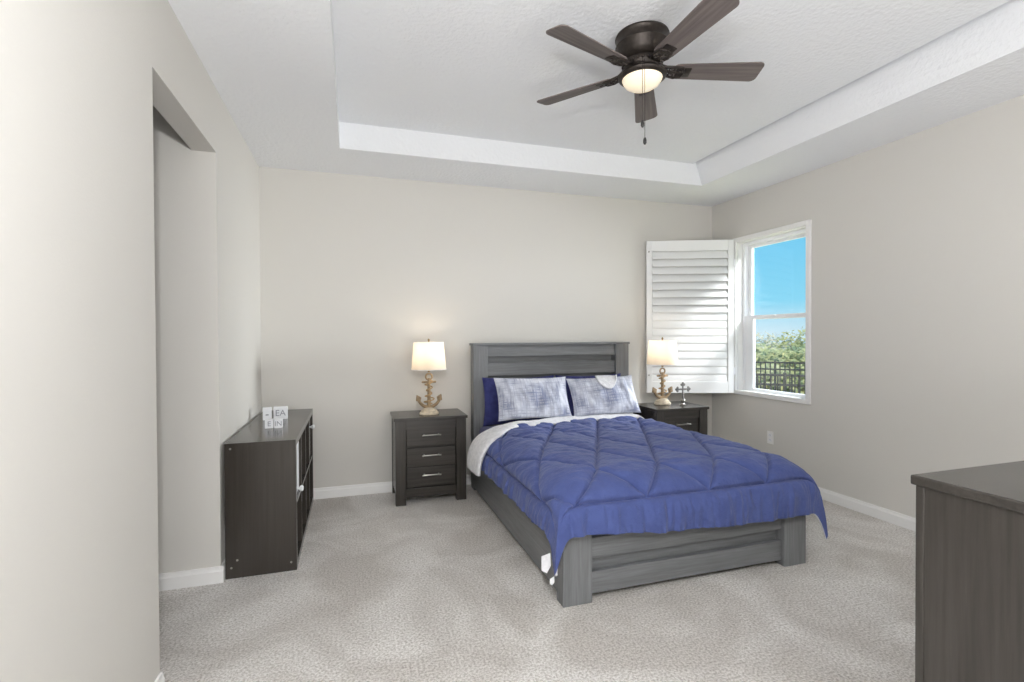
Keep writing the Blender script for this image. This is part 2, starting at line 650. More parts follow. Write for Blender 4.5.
# baseboards with a small stepped top
def baseboard(name, x0, y0, x1, y1, nx, ny, label, h=0.088):
    bm = B()
    L = hypot(x1 - x0, y1 - y0)
    poly = [(0, 0), (0.016, 0), (0.016, h * 0.72), (0.011, h * 0.82), (0.009, h), (0, h)]
    t = B()
    a = [t.verts.new((p[0], 0, p[1])) for p in poly]
    b = [t.verts.new((p[0], L, p[1])) for p in poly]
    t.faces.new(a)
    t.faces.new(b[::-1])
    for k in range(len(poly)):
        k2 = (k + 1) % len(poly)
        t.faces.new((a[k], b[k], b[k2], a[k2]))
    bmesh.ops.recalc_face_normals(t, faces=t.faces)
    dx, dy = (x1 - x0) / L, (y1 - y0) / L
    mat = Matrix(((nx, dx, 0, x0), (ny, dy, 0, y0), (0, 0, 1, 0), (0, 0, 0, 1)))
    merge(bm, t, mat)
    bmesh.ops.recalc_face_normals(bm, faces=bm.faces)
    struct(name, bm, M['trim'], label, 'baseboard')


baseboard('baseboard_back', XL, YB, XR, YB, 0, -1, 'white baseboard along the wall behind the bed')
baseboard('baseboard_right', XR, YN, XR, YB - 0.016, -1, 0, 'white baseboard along the right wall under the window')
baseboard('baseboard_left', XL, YN, XL, OY0, 1, 0, 'white baseboard of the near left wall, at the lower left')
baseboard('baseboard_left_far', XL, OY1, XL, YB - 0.016, 1, 0, 'white baseboard behind the low cube shelf')
baseboard('baseboard_passage', XL - 2.2, OY1, XL + 0.016, OY1, 0, -1, 'white baseboard at the foot of the passage wall')

# ------------------------------------------------------------------ window (right wall)
win = thing('window_1', 'white single-hung window in the right wall, looking out on sky and fence', 'window', (XR, 0, 0))
win['kind'] = 'structure'
bm = B()
c0, c1, z0, z1, cw = 3.222, 4.112, 0.757, 2.307, 0.042
for (ya, yb, za, zb) in ((c0, c0 + cw, z0, z1), (c1 - cw, c1, z0, z1), (c0 + cw, c1 - cw, z1 - cw, z1), (c0 + cw, c1 - cw, z0, z0 + cw)):
    box(bm, -0.022, 0.0, ya, yb, za, zb, 0.004)
obj('window_casing', bm, M['trim'], win)
bm = B()
th = 0.008
box(bm, 0.0, 0.14, WY0, WY0 + th, WZ0, WZ1)
box(bm, 0.0, 0.14, WY1 - th, WY1, WZ0, WZ1)
box(bm, 0.0, 0.14, WY0, WY1, WZ1 - th, WZ1)
box(bm, -0.01, 0.14, WY0, WY1, WZ0, WZ0 + th)
obj('jamb', bm, M['trim'], win)
bm = B()
fw = 0.03
fy0, fy1, fz0, fz1 = WY0 + th, WY1 - th, WZ0 + th, WZ1 - th
for (ya, yb, za, zb) in ((fy0, fy0 + fw, fz0, fz1), (fy1 - fw, fy1, fz0, fz1), (fy0 + fw, fy1 - fw, fz1 - fw, fz1), (fy0 + fw, fy1 - fw, fz0, fz0 + 0.008)):
    box(bm, 0.062, 0.135, ya, yb, za, zb, 0.003)
obj('window_frame', bm, M['vinyl'], win)


def sash(nm, x0, x1, ya, yb, za, zb, st, top, bot, far):
    bm = B()
    box(bm, x0, x1, ya, ya + st, za, zb, 0.003)
    box(bm, x0, x1, yb - far, yb, za, zb, 0.003)
    box(bm, x0, x1, ya + st, yb - far, zb - top, zb, 0.003)
    box(bm, x0, x1, ya + st, yb - far, za, za + bot, 0.003)
    s = obj(nm, bm, M['vinyl'], win)
    bm = B()
    xm = (x0 + x1) / 2
    box(bm, xm - 0.003, xm + 0.003, ya + st - 0.004, yb - far + 0.004, za + bot - 0.004, zb - top + 0.004)
    obj('glass_pane', bm, M['glass'], s)
    return s


a0, a1 = fy0 + fw, fy1 - fw
up_s = sash('upper_sash', 0.102, 0.128, a0, a1, 1.495, fz1 - fw, 0.022, 0.028, 0.03, 0.05)
lo_s = sash('lower_sash', 0.068, 0.098, a0, a1, fz0 + 0.008, 1.535, 0.032, 0.034, 0.020, 0.10)
bm = B()
box(bm, 0.058, 0.07, 3.66, 3.74, 1.521, 1.532, 0.003)
obj('sash_lock', bm, M['vinyl'], lo_s)

# ------------------------------------------------------------------ outdoors
bm = B()
bmesh.ops.create_grid(bm, x_segments=60, y_segments=60, size=1.0)
for vv in bm.verts:
    vv.co = Vector((46 + vv.co.x * 42, 30 + vv.co.y * 60, -0.62 + 0.10 * noise.noise(Vector((vv.co.x * 9, vv.co.y * 12, 0)))))
struct('ground', bm, M['grass'], 'dry grassy ground outside the window', 'ground', smooth=True)


def fence(cx, cy, ang, top, label, rails, n=26, sp=0.115):
    t = thing('metal_fence', label, 'fence', (cx, cy, -0.68), ang, 'black metal fences outside the window')
    L = n * sp / 2
    h = top + 0.68
    for rz in rails:
        bm = B()
        box(bm, -L, L, -0.014, 0.014, h - rz - 0.042, h - rz, 0.002)
        obj('rail', bm, M['fence'], t)
    first = None
    for k in range(n + 1):
        x = -L + k * sp
        if k % 13 == 0:
            bm = B()
            box(bm, x - 0.028, x + 0.028, -0.028, 0.028, 0, h + 0.03, 0.004)
            obj('post', bm, M['fence'], t)
        else:
            if first is None:
                bm = B()
                box(bm, -0.014, 0.014, -0.014, 0.014, 0.02, h - 0.01, 0.002)
                first = obj('picket', bm, M['fence'], t)
                first.location.x = x
            else:
                c = first.copy()
                COL.objects.link(c)
                c.parent = t
                c.location = (x, 0, 0)
    return t


fence(7.7, 7.35, radians(-46), 0.60, 'nearer black metal picket fence outside the window, just above the sill', (0.0, 0.18, 0.98))
fence(10.9, 10.4, radians(-46), 0.615, 'farther black metal picket fence, behind the nearer fence outside the window', (0.0, 0.18, 0.98), n=30)


def foliage_bm(n, rx, ry, rz, size, seed):
    rnd = random.Random(seed)
    bm = B()
    for k in range(n):
        th_ = rnd.uniform(0, 2 * pi)
        u = rnd.uniform(-1, 1)
        r = rnd.uniform(0.55, 1.0)
        s = sqrt(1 - u * u)
        lump = 1 + 0.28 * sin(3 * th_ + seed) * s + 0.2 * sin(5 * u + seed)
        c = Vector((rx * r * s * cos(th_) * lump, ry * r * s * sin(th_) * lump, rz * r * u * lump))
        a = Vector((rnd.gauss(0, 1), rnd.gauss(0, 1), rnd.gauss(0, 1))).normalized()
        b = a.orthogonal().normalized()
        L = size * rnd.uniform(0.6, 1.3)
        w = L * 0.42
        p = [c - a * L, c + b * w, c + a * L, c - b * w]
        bm.faces.new([bm.verts.new(x) for x in p])
    return bm


def shrub(loc, rx, ry, rz, n, size, mat, label, cat='bush', trunk=0.5, seed=1, name='scrub_bush'):
    t = thing(name, label, cat, loc, 0, 'bushes and trees beyond the fences')
    bm = foliage_bm(n, rx, ry, rz, size, seed)
    bmesh.ops.translate(bm, vec=(0, 0, trunk + rz * 0.8), verts=bm.verts)
    obj('foliage', bm, M[mat], t)
    bm = B()
    rnd = random.Random(seed)
    tube(bm, [(0, 0, -0.05), (0.05, 0.02, trunk * 0.6), (0.02, -0.03, trunk + rz * 0.6)], [0.07, 0.055, 0.03], 8)
    for k in range(4):
        an = k * 1.6 + seed
        tube(bm, [(0.02, 0, trunk * 0.6), (rx * 0.3 * cos(an), ry * 0.3 * sin(an), trunk + rz * 0.5), (rx * 0.6 * cos(an), ry * 0.6 * sin(an), trunk + rz * 1.1)], [0.035, 0.025, 0.01], 6)
    obj('trunk', bm, M['bark'], t, True)


def az(deg, dist, z=-0.66):
    a = radians(deg)
    return (dist * sin(a), dist * cos(a), z)


shrub(az(44.6, 18.5), 0.95, 0.95, 0.55, 1300, 0.10, 'leafa', 'pale green low bush right behind the fences, toward the left of the window', seed=1, trunk=0.1)
shrub(az(48.2, 17.5), 0.9, 0.9, 0.5, 1300, 0.10, 'leafb', 'mid green low bush right behind the fences, toward the right of the window', seed=2, trunk=0.1)
shrub(az(52.2, 18), 1.0, 1.0, 0.55, 1200, 0.10, 'leafa', 'pale bush mostly hidden behind the right window casing', seed=3, trunk=0.1)
shrub(az(40.8, 19), 1.0, 1.0, 0.6, 1200, 0.10, 'leafb', 'mid green bush half hidden by the left window stile', seed=4, trunk=0.1)
shrub(az(46.2, 23), 1.3, 1.3, 0.75, 1700, 0.12, 'leafb', 'rounded green bush in the middle distance, centre of the window', seed=5, trunk=0.1)
shrub(az(42.6, 26), 1.4, 1.4, 0.85, 1700, 0.13, 'leafa', 'yellowish bush in the middle distance, left of the window view', seed=6, trunk=0.15)
shrub(az(49.8, 25), 1.4, 1.4, 0.8, 1700, 0.13, 'leafa', 'yellowish bush in the middle distance, right of the window view', seed=7, trunk=0.15)
shrub(az(47.9, 31), 1.3, 1.5, 1.05, 900, 0.13, 'leafb', 'loose taller tree rising above the bushes, right half of the window', 'tree', 0.42, 8, 'loose_tree')
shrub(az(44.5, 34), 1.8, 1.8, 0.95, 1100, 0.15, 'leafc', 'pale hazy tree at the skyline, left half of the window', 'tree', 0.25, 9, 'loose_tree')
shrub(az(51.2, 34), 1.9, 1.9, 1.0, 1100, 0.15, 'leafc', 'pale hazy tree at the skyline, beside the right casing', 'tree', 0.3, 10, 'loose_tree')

# ------------------------------------------------------------------ bed
BX0, BX1, BYH, BYF = 0.983, 2.535, 4.235, 2.266
bed = thing('bed_frame', 'dark grey wooden bed with slatted headboard and low panelled footboard', 'bed', ((BX0 + BX1) / 2, 3.3, 0))
bx, by = (BX0 + BX1) / 2, 3.3


def part(name, mat, parent, *bxs, bev=0.003, off=(0, 0, 0), smooth=False):
    bm = B()
    for b_ in bxs:
        box(bm, b_[0] - off[0], b_[1] - off[0], b_[2] - off[1], b_[3] - off[1], b_[4] - off[2], b_[5] - off[2], bev)
    return obj(name, bm, mat, parent, smooth)


of = (bx, by, 0)
HP = 0.145
part('headboard_post', M['woodz'], bed, (BX0 + 0.016, BX0 + HP, BYH, BYH + 0.11, 0, 1.262), off=of)
part('headboard_post', M['woodz'], bed, (BX1 - HP, BX1 - 0.006, BYH, BYH + 0.11, 0, 1.262), off=of)
part('headboard_cap', M['woodx'], bed, (BX0 + 0.008, BX1 + 0.002, BYH - 0.010, BYH + 0.118, 1.262, 1.283), off=of)
for za, zb in ((1.162, 1.262), (0.992, 1.108), (0.60, 0.935)):
    part('headboard_rail', M['woodx'], bed, (BX0 + HP, BX1 - HP, BYH + 0.022, BYH + 0.05, za, zb), off=of)
part('back_panel', M['woodx'], bed, (BX0 + HP, BX1 - HP - 0.0, BYH + 0.085, BYH + 0.10, 0.35, 1.262), off=of)
FPW = 0.160
for xa, xb in ((BX0, BX0 + FPW), (BX1 - FPW, BX1)):
    part('foot_post', M['woodz'], bed, (xa, xb, BYF, BYF + 0.085, 0, 0.465), off=of)
for za, zb in ((0.212, 0.318), (0.033, 0.145)):
    part('foot_rail', M['woodx'], bed, (BX0 + FPW, BX1 - FPW, BYF + 0.022, BYF + 0.052, za, zb), off=of)
part('foot_panel', M['woodx'], bed, (BX0 + FPW, BX1 - FPW, BYF + 0.062, BYF + 0.078, 0.06, 0.40), off=of)
for xa, xb in ((BX0 + 0.008, BX0 + 0.036), (BX1 - 0.036, BX1 - 0.008)):
    part('side_rail', M['woody'], bed, (xa, xb, BYF + 0.085, BYH, 0.035, 0.34), off=of)
part('slat_base', M['woody'], bed, (BX0 + 0.036, BX1 - 0.036, BYF + 0.09, BYH, 0.26, 0.29), off=of)

# mattress
bm = B()
box(bm, BX0 + 0.05, BX1 - 0.05, BYF + 0.10, BYH - 0.01, 0.29, 0.565, 0.05, 5)
mt = obj('mattress', bm, M['navy'], None, True)
tag(mt, 'mattress in a navy fitted sheet, showing at the bed corner by the left nightstand', 'mattress')

# comforter ------------------------------------------------------------
XE0, XE1, YE, ZT = 1.165, 2.355, 2.445, 0.622
HT = [(0, 0, 0), (0.1, 0.099, 0.014), (0.19, 0.178, 0.055), (0.27, 0.223, 0.118), (0.36, 0.240, 0.205), (0.50, 0.242, 0.345), (0.9, 0.245, 0.745)]


def HD(o):
    for a, b in zip(HT[:-1], HT[1:]):
        if o <= b[0]:
            f = (o - a[0]) / (b[0] - a[0])
            return a[1] + f * (b[1] - a[1]), a[2] + f * (b[2] - a[2])
    return HT[-1][1], HT[-1][2]


def HDs(o):                      # smoothed
    h = d = 0
    for k in (-2, -1, 0, 1, 2):
        a, b = HD(max(0, o + k * 0.018))
        h += a
        d += b
    return h / 5, d / 5


def sstep(a, b, x):
    t = max(0, min(1, (x - a) / (b - a)))
    return t * t * (3 - 2 * t)


YK = [(1.5, -2.0), (2.19, 0), (2.44, 1), (2.80, 2), (3.17, 3), (3.54, 4), (3.91, 5), (4.3, 6)]


def rowk(y):
    for a, b in zip(YK[:-1], YK[1:]):
        if y <= b[0]:
            return a[1] + (y - a[0]) / (b[0] - a[0]) * (b[1] - a[1])
    return 6


SX0, SX1, SY0 = 0.865, 2.655, 2.19
PX = 0.385


def base_pt(a, b):
    """flat cloth point (a across, b along) draped over the bed"""
    da = XE0 - a if a < XE0 else (a - XE1 if a > XE1 else 0.0)
    db = YE - b if b < YE else 0.0
    sxn = -1 if a < XE0 else 1
    L = hypot(da, db)
    x = min(max(a, XE0), XE1)
    y = max(b, YE)
    if L < 1e-6:
        return Vector((x, y, ZT))
    h, d = HDs(L)
    k = min(da, db) / L if L else 0           # 0 on the sides, .7 at the corner
    flare = 1 + 0.12 * k * sstep(0.3, 0.62, L)
    # the cloth is tucked closer near the pillows
    tuck = 1 - 0.46 * sstep(2.9, 3.75, b)
    h *= flare
    ux, uy = da / L, db / L
    if k > 0:
        w = sstep(0.12, 0.34, L)
        r = min(da, db) / max(da, db)
        side = sxn < 0 and da >= db
        q = r ** (0.6 if side else 0.42)
        L2 = max(da, db) + (L - max(da, db)) * (sstep(0.05, 0.8, r) if side else sstep(0.22, 1.0, r))
        d += (HDs(L2)[1] - d) * w
        vx, vy = (1.0, q) if da >= db else (q, 1.0)
        ux += (vx * 0.97 - ux) * w
        uy += (vy * 0.97 - uy) * w
    return Vector((x + sxn * h * ux * (tuck if sxn > 0 else 1), y - h * uy, ZT - d))


def puff(a, b):
    """quilting height in cloth coordinates"""
    s = 0.0
    inside = a > SX0 and a < SX1 and b > SY0
    ds = min(abs(a - SX0) if b > SY0 - 0.02 else 9, abs(a - SX1) if b > SY0 - 0.02 else 9, abs(b - SY0) if SX0 - 0.02 < a < SX1 + 0.02 else 9)
    k = rowk(b)
    u = (a - 1.255) / PX
    if inside:
        p, q = u + (k - 1) / 2, u - (k - 1) / 2
        dp = abs(p - round(p)) * PX * 0.72
        dq = abs(q - round(q)) * PX * 0.72
        ds = min(ds, dp, dq)
    s = 0.022 * (1 - exp(-ds / 0.034)) - 0.013 * exp(-(ds / 0.0085) ** 2)
    # gathers in the border
    if b < SY0:
        g = sstep(0, 0.06, SY0 - b)
        s += g * (0.020 * noise.noise(Vector((a * 15, b * 2.6, 1.7))) + 0.010 * noise.noise(Vector((a * 38, b * 7, 5.1))))
    if a < SX0 or a > SX1:
        dd = max(SX0 - a, a - SX1)
        g = sstep(0, 0.06, dd)
        s += g * (0.018 * noise.noise(Vector((a * 2.6, b * 13, 3.3))) + 0.008 * noise.noise(Vector((a * 8, b * 36, 2.1))))
    # soft creases across the top
    s += 0.008 * noise.noise(Vector((a * 4.5, b * 6.5, 0.3))) + 0.006 * noise.noise(Vector((a * 11 + b * 4, b * 16, 4.0))) + 0.0022 * noise.noise(Vector((a * 30 + b * 9, b * 34, 1.0)))
    hb = sstep(3.0, 3.5, b)
    s += hb * (0.016 * noise.noise(Vector((a * 4 - b * 3, b * 17, 8.0))) + 0.008 * noise.noise(Vector((a * 13 + b * 9, b * 24, 3.0))))
    return s


def cloth_sheet(a0, a1, b0f, b1f, na, nb, disp, lift):
    bm = B()
    g = []
    for i in range(na + 1):
        a = a0 + (a1 - a0) * i / na
        row = []
        bb0, bb1 = b0f(a), b1f(a)
        for j in range(nb + 1):
            b = bb0 + (bb1 - bb0) * j / nb
            p = base_pt(a, b)
            e = 0.01
            n = (base_pt(a + e, b) - base_pt(a - e, b)).cross(base_pt(a, b + e) - base_pt(a, b - e))
            n = n.normalized() if n.length > 1e-9 else Vector((0, 0, 1))
            c = min(max(XE0 - a, a - XE1), YE - b)
            cw_ = 1 - 0.9 * sstep(0.06, 0.26, c)
            row.append(bm.verts.new(p + n * (disp(a, b) * cw_ + lift(a, b, i / na, j / nb))))
        g.append(row)
    for i in range(na):
        for j in range(nb):
            bm.faces.new((g[i][j], g[i + 1][j], g[i + 1][j + 1], g[i][j + 1]))
    return bm


def hem_lo(a):
    return 2.445 - 0.455 + 0.055 * (1 - sstep(0.95, 2.0, a)) + 0.012 * noise.noise(Vector((a * 3, 0, 0)))


A0, A1 = 0.748, 2.775
FY = lambda a: 3.90 - 0.06 * sstep(2.2, 1.5, a) - 0.24 * sstep(1.42, 1.0, a) if a < 2.2 else 3.90


def fold_front(a):
    return 3.80 - 0.09 * (1 - sstep(1.35, 1.8, a)) - 0.20 * (1 - sstep(0.95, 1.3, a))


bm = cloth_sheet(A0, A1, hem_lo, lambda a: fold_front(a) + 0.05, 420, 400, puff, lambda a, b, s, t: 0.0)
cf = obj('comforter', bm, [M['blue'], M['lining']], None, True)
md = cf.modifiers.new('thickness', 'SOLIDIFY')
md.thickness = 0.014
md.offset = -1
md.material_offset = 1
md.material_offset_rim = 1
tag(cf, 'blue diamond-quilted comforter spread over the bed, white lining folded back', 'comforter')
# turned back white lining
fold_back = lambda a: fold_front(a) + 0.19 + 0.20 * (1 - sstep(0.85, 1.2, a))


def fold_lift(a, b, s, t):
    e = min(t, 1 - t)
    return 0.012 + 0.05 * sstep(1.05, 0.7, a) + 0.022 * (1 - exp(-e / 0.12)) + 0.008 * noise.noise(Vector((a * 9, b * 14, 7)))


bm = cloth_sheet(A0 - 0.03, A1 - 0.04, fold_front, fold_back, 150, 24, lambda a, b: 0.0, fold_lift)
fo = obj('turned_back_edge', bm, M['lining'], cf, True)
fo['label'] = 'white lining folded back toward the pillows'
md = fo.modifiers.new('thickness', 'SOLIDIFY')
md.thickness = 0.02
md.offset = -1
# care tags at the left foot corner
bm = B()
tagp = base_pt(0.755, 2.07)
for k, (dx, dz, w, h) in enumerate(((-0.035, 0.075, 0.045, 0.085), (-0.012, -0.03, 0.022, 0.03))):
    poly = [(-w / 2, 0), (w / 2, 0.01), (w * 0.55, -h * 0.6), (w * 0.1, -h), (-w * 0.5, -h * 0.8)]
    prism(bm, poly, 0, 0.0015, 'xz', mat=Matrix.Translation((tagp.x + dx - 0.005, tagp.y + 0.01 - 0.02 * k, tagp.z + dz)))
ct = obj('care_tag', bm, M['lining'], cf)
ct['label'] = 'white fabric tag'


# pillows ---------------------------------------------------------------
def pillow_bm(w, h, t, seed, ear=0.03, nx=64, ny=44, wr=0.014):
    bm = B()
    rows = {}
    for side in (1, -1):
        g = []
        for i in range(nx + 1):
            u = -1 + 2 * i / nx
            r = []
            for j in range(ny + 1):
                v_ = -1 + 2 * j / ny
                ex = 1 - ear * 2.0 * (1 - v_ * v_) * abs(u) ** 3
                ey = 1 - ear * 2.6 * (1 - u * u) * abs(v_) ** 3
                x = u * w / 2 * ex
                y = v_ * h / 2 * ey
                edge = (i in (0, nx)) or (j in (0, ny))
                f = max(0, (1 - abs(u) ** 3.2)) ** 0.55 * max(0, (1 - abs(v_) ** 3.2)) ** 0.55
                z = side * t / 2 * f
                if not edge:
                    ed = min(1 - abs(u), 1 - abs(v_))
                    z += side * (wr * noise.noise(Vector((x * 9 + seed, y * 9, seed))) + 0.6 * wr * noise.noise(Vector((x * 24, y * 14 + x * 16, seed + side))) * (1 - 0.5 * ed)) * min(1, ed * 6)
                if side == -1 and edge:
                    r.append(g0[i][j])
                else:
                    r.append(bm.verts.new((x, y, z)))
            g.append(r)
        if side == 1:
            g0 = g
        for i in range(nx):
            for j in range(ny):
                q = (g[i][j], g[i + 1][j], g[i + 1][j + 1], g[i][j + 1])
                bm.faces.new(q if side == 1 else q[::-1])
    return bm


def pillow(name, w, h, t, mat, loc, lean, label, rz=0.0, roll=0.0, seed=1, group=None, flange=True):
    """loc = bottom-centre of the pillow; lean = degrees back from upright"""
    bm = pillow_bm(w, h, t, seed)
    bmesh.ops.translate(bm, vec=(0, h / 2, 0), verts=bm.verts)
    o = obj(name, bm, mat, None, True)
    o.matrix_world = Matrix.Translation(loc) @ Matrix.Rotation(rz, 4, 'Z') @ Matrix.Rotation(radians(90 - lean), 4, 'X') @ Matrix.Rotation(roll, 4, 'Z')
    tag(o, label, 'pillow', group)
    return o


G = 'pillows against the headboard'
pillow('pillow', 0.67, 0.42, 0.08, M['navy'], (1.40, 4.165, 0.568), 4, 'navy blue pillow behind the left checked pillow, against the headboard', rz=0.0, seed=3, group=G)
pillow('pillow', 0.67, 0.42, 0.08, M['navy'], (2.085, 4.165, 0.568), 4, 'navy blue pillow behind the right checked pillow, its top edge showing', rz=0.0, seed=5, group=G)
p1 = pillow('pillow', 0.665, 0.375, 0.14, M['sham'], (1.455, 3.895, 0.648), 24, 'white and grey-blue checked pillow leaning on the left side of the bed', rz=0.03, roll=radians(-1), seed=8, group=G)
p2 = pillow('pillow', 0.65, 0.362, 0.14, M['sham'], (2.125, 3.895, 0.648), 26, 'white and grey-blue checked pillow on the right, flap folded over its top', rz=-0.03, roll=radians(1.5), seed=13, group=G)
# folded flap of the right pillow case
bm = B()
for i in range(13):
    pass
t_ = B()
gr = []
for i in range(15):
    u = i / 14
    r = []
    for j in range(9):
        v_ = j / 8
        x = -0.06 + 0.20 * u
        y = 0.358 - 0.012 * u - v_ * 0.14 * sin(pi * (0.12 + 0.88 * u)) ** 0.7
        z = 0.030 + 0.055 * v_ * (1 - 0.3 * v_) + 0.012 * sin(pi * u)
        r.append(t_.verts.new((x, y, z)))
    gr.append(r)
for i in range(14):
    for j in range(8):
        t_.faces.new((gr[i][j], gr[i + 1][j], gr[i + 1][j + 1], gr[i][j + 1]))
merge(bm, t_)
fl = obj('flap', bm, M['lining'], p2, True)
md = fl.modifiers.new('thickness', 'SOLIDIFY')
md.thickness = 0.008
fl['label'] = 'white folded-over flap'


# ------------------------------------------------------------------ nightstands
def nightstand(loc, w, label, H=0.697, D=0.40):
    t = thing('nightstand', label, 'nightstand', loc, 0, 'nightstands beside the bed')
    x0, x1 = -w / 2, w / 2
    # y: front at 0, back at D
    part('table_top', M['darkx'], t, (x0 - 0.012, x1 + 0.012, -0.012, D, H - 0.024, H), bev=0.004)
    pw = 0.082
    for xa, xb in ((x0, x0 + pw), (x1 - pw, x1)):
        part('leg', M['darkz'], t, (xa, xb, 0, 0.06, 0, H - 0.024))
        part('leg', M['darkz'], t, (xa, xb, D - 0.05, D - 0.005, 0, H - 0.024))
    part('side_panel', M['darkz'], t, (x0 + 0.004, x0 + 0.022, 0.06, D - 0.05, 0.08, H - 0.024), bev=0.002)
    part('side_panel', M['darkz'], t, (x1 - 0.022, x1 - 0.004, 0.06, D - 0.05, 0.08, H - 0.024), bev=0.002)
    part('back_panel', M['darkx'], t, (x0 + pw, x1 - pw, D - 0.02, D - 0.008, 0.08, H - 0.024), bev=0.002)
    part('apron', M['darkx'], t, (x0 + pw, x1 - pw, 0.006, 0.03, H - 0.094, H - 0.024), bev=0.002)
    part('bottom_rail', M['darkx'], t, (x0 + pw, x1 - pw, 0.006, 0.03, 0.055, 0.128), bev=0.002)
    part('inner_case', M['darkx'], t, (x0 + 0.022, x1 - 0.022, 0.04, D - 0.02, 0.08, H - 0.03), bev=0.0)
    for za, zb in ((0.460, 0.610), (0.297, 0.447), (0.136, 0.292)):
        d = part('drawer', M['darkx'], t, (x0 + pw + 0.006, x1 - pw - 0.006, 0.014, 0.038, za, zb), bev=0.003)
        bm = B()
        zc = (za + zb) / 2 + 0.018
        tube(bm, [(-0.075, -0.012, zc - 0.003), (-0.055, -0.016, zc), (0.055, -0.016, zc), (0.075, -0.012, zc - 0.003)], 0.0055, 8)
        for s in (-1, 1):
            tube(bm, [(s * 0.058, -0.016, zc), (s * 0.058, 0.016, zc)], 0.005, 8)
        obj('handle', bm, M['pewter'], d, True)
    return t


nightstand((0.602, 4.03, 0), 0.57, 'dark grey three-drawer nightstand between the cube shelf and the bed')
nightstand((2.80, 3.775, 0), 0.53, 'dark grey nightstand under the open shutter, partly hidden by the comforter')


# ------------------------------------------------------------------ anchor lamps
def anchor_lamp(loc, label):
    t = thing('table_lamp', label, 'lamp', loc, 0, 'anchor lamps on the nightstands')
    bm = B()
    lathe(bm, [(0, 0), (0.078, 0), (0.082, 0.006), (0.080, 0.016), (0.070, 0.022), (0.068, 0.032), (0.058, 0.038), (0.05, 0.046), (0.034, 0.056), (0.0, 0.060)], 40, sy=0.8)
    obj('base', bm, M['ivory'], t, True)
    # anchor: arms, palms, shank, stock, ring
    bm = B()
    arc = []
    rad = []
    for k in range(-10, 11):
        a = k / 10 * radians(66)
        arc.append((0.094 * sin(a) / sin(radians(66)), 0, 0.058 + 0.135 * (1 - cos(a)) * 0.98 + 0.0))
        rad.append(0.0165 - 0.006 * abs(k) / 10)
    tube(bm, arc, rad, 10)
    for s in (-1, 1):
        ex, ez = s * 0.094, 0.058 + 0.135 * (1 - cos(radians(66))) * 0.98
        poly = [(ex + s * 0.008, ez + 0.028), (ex - s * 0.030, ez + 0.006), (ex - s * 0.022, ez - 0.030), (ex + s * 0.014, ez - 0.022)]
        prism(bm, poly, -0.012, 0.012, 'xz', 0.003)
    tube(bm, [(0, 0, 0.045), (0, 0, 0.15), (0, 0, 0.285), (0, 0, 0.30)], [0.017, 0.014, 0.012, 0.009], 12)
    tube(bm, [(-0.050, 0, 0.268), (-0.046, 0, 0.268), (0.046, 0, 0.268), (0.050, 0, 0.268)], [0.006, 0.009, 0.009, 0.006], 10)
    for s in (-1, 1):
        lathe(bm, [(0, -0.011), (0.011, 0), (0, 0.011)], 10, Matrix.Translation((s * 0.052, 0, 0.268)))
    ring = [(0.026 * cos(k / 20 * 2 * pi), 0, 0.312 + 0.026 * sin(k / 20 * 2 * pi)) for k in range(20)]
    tube(bm, ring, 0.0075, 8, closed=True)
    obj('anchor', bm, M['anchor'], t, True)
    bm = B()
    pts = []
    for k in range(160):
        f = k / 159
        a = f * 2 * pi * 4.2 + 0.6
        r = 0.021 + 0.024 * (0.5 + 0.5 * sin(f * 9.0)) * (0.4 + 0.6 * (1 - f))
        pts.append((r * cos(a), r * sin(a) * 0.8, 0.085 + 0.20 * f))
    tube(bm, pts, 0.0052, 8)
    obj('rope', bm, M['rope'], t, True)
    bm = B()
    tube(bm, [(0, 0, 0.350), (0, 0, 0.40), (0, 0, 0.44)], [0.010, 0.008, 0.008], 10)
    lathe(bm, [(0.0, 0.36), (0.017, 0.362), (0.019, 0.385), (0.014, 0.40), (0.0, 0.40)], 16)
    # harp inside the shade
    hp = [(0.055 * sin(pi * k / 16), 0, 0.42 + 0.178 * (k / 16)) for k in range(17)]
    tube(bm, hp, 0.002, 6)
    tube(bm, [(-p[0], 0, p[2]) for p in hp], 0.002, 6)
    obj('stem', bm, M['rope'], t, True)
    bm = B()
    lathe(bm, [(0.0, 0.425), (0.014, 0.428), (0.028, 0.455), (0.030, 0.475), (0.018, 0.497), (0.0, 0.505)], 20)
    obj('bulb', bm, plain_bulb, t, True)
    bm = B()
    lathe(bm, [(0.143, 0.372), (0.123, 0.600)], 48)
    sh = obj('lamp_shade', bm, M['shade'], t, True)
    for r, z in ((0.1435, 0.374), (0.1235, 0.598)):
        bm = B()
        tube(bm, [(r * cos(2 * pi * k / 48), r * sin(2 * pi * k / 48), z) for k in range(48)], 0.0028, 6, closed=True)
        obj('shade_trim', bm, M['lining'], sh, True)
    bm = B()
    for k in range(3):
        a = k * 2 * pi / 3
        tube(bm, [(0, 0, 0.598), (0.122 * cos(a), 0.122 * sin(a), 0.598)], 0.0018, 6)
    obj('spider', bm, M['brass'], sh, True)
    bm = B()
    lathe(bm, [(0.0, 0.596), (0.006, 0.598), (0.005, 0.606), (0.009, 0.612), (0.010, 0.618), (0.006, 0.626), (0.0, 0.630)], 16)
    obj('finial', bm, M['brass'], t, True)
    l = lamp('bulb_light', 'POINT', (loc[0], loc[1], loc[2] + 0.53), 1.9, (1.0, 0.85, 0.68), shadow_soft_size=0.03)
    return t


plain_bulb = plain('warm_bulb', (255, 235, 200), 0.4, emit=(255, 220, 160), estr=3.0, var=0.02)
anchor_lamp((0.604, 4.165, 0.698), 'lit anchor-shaped lamp with white drum shade on the left nightstand')
anchor_lamp((2.765, 4.03, 0.698), 'lit anchor-shaped lamp with white drum shade on the nightstand in front of the shutter')

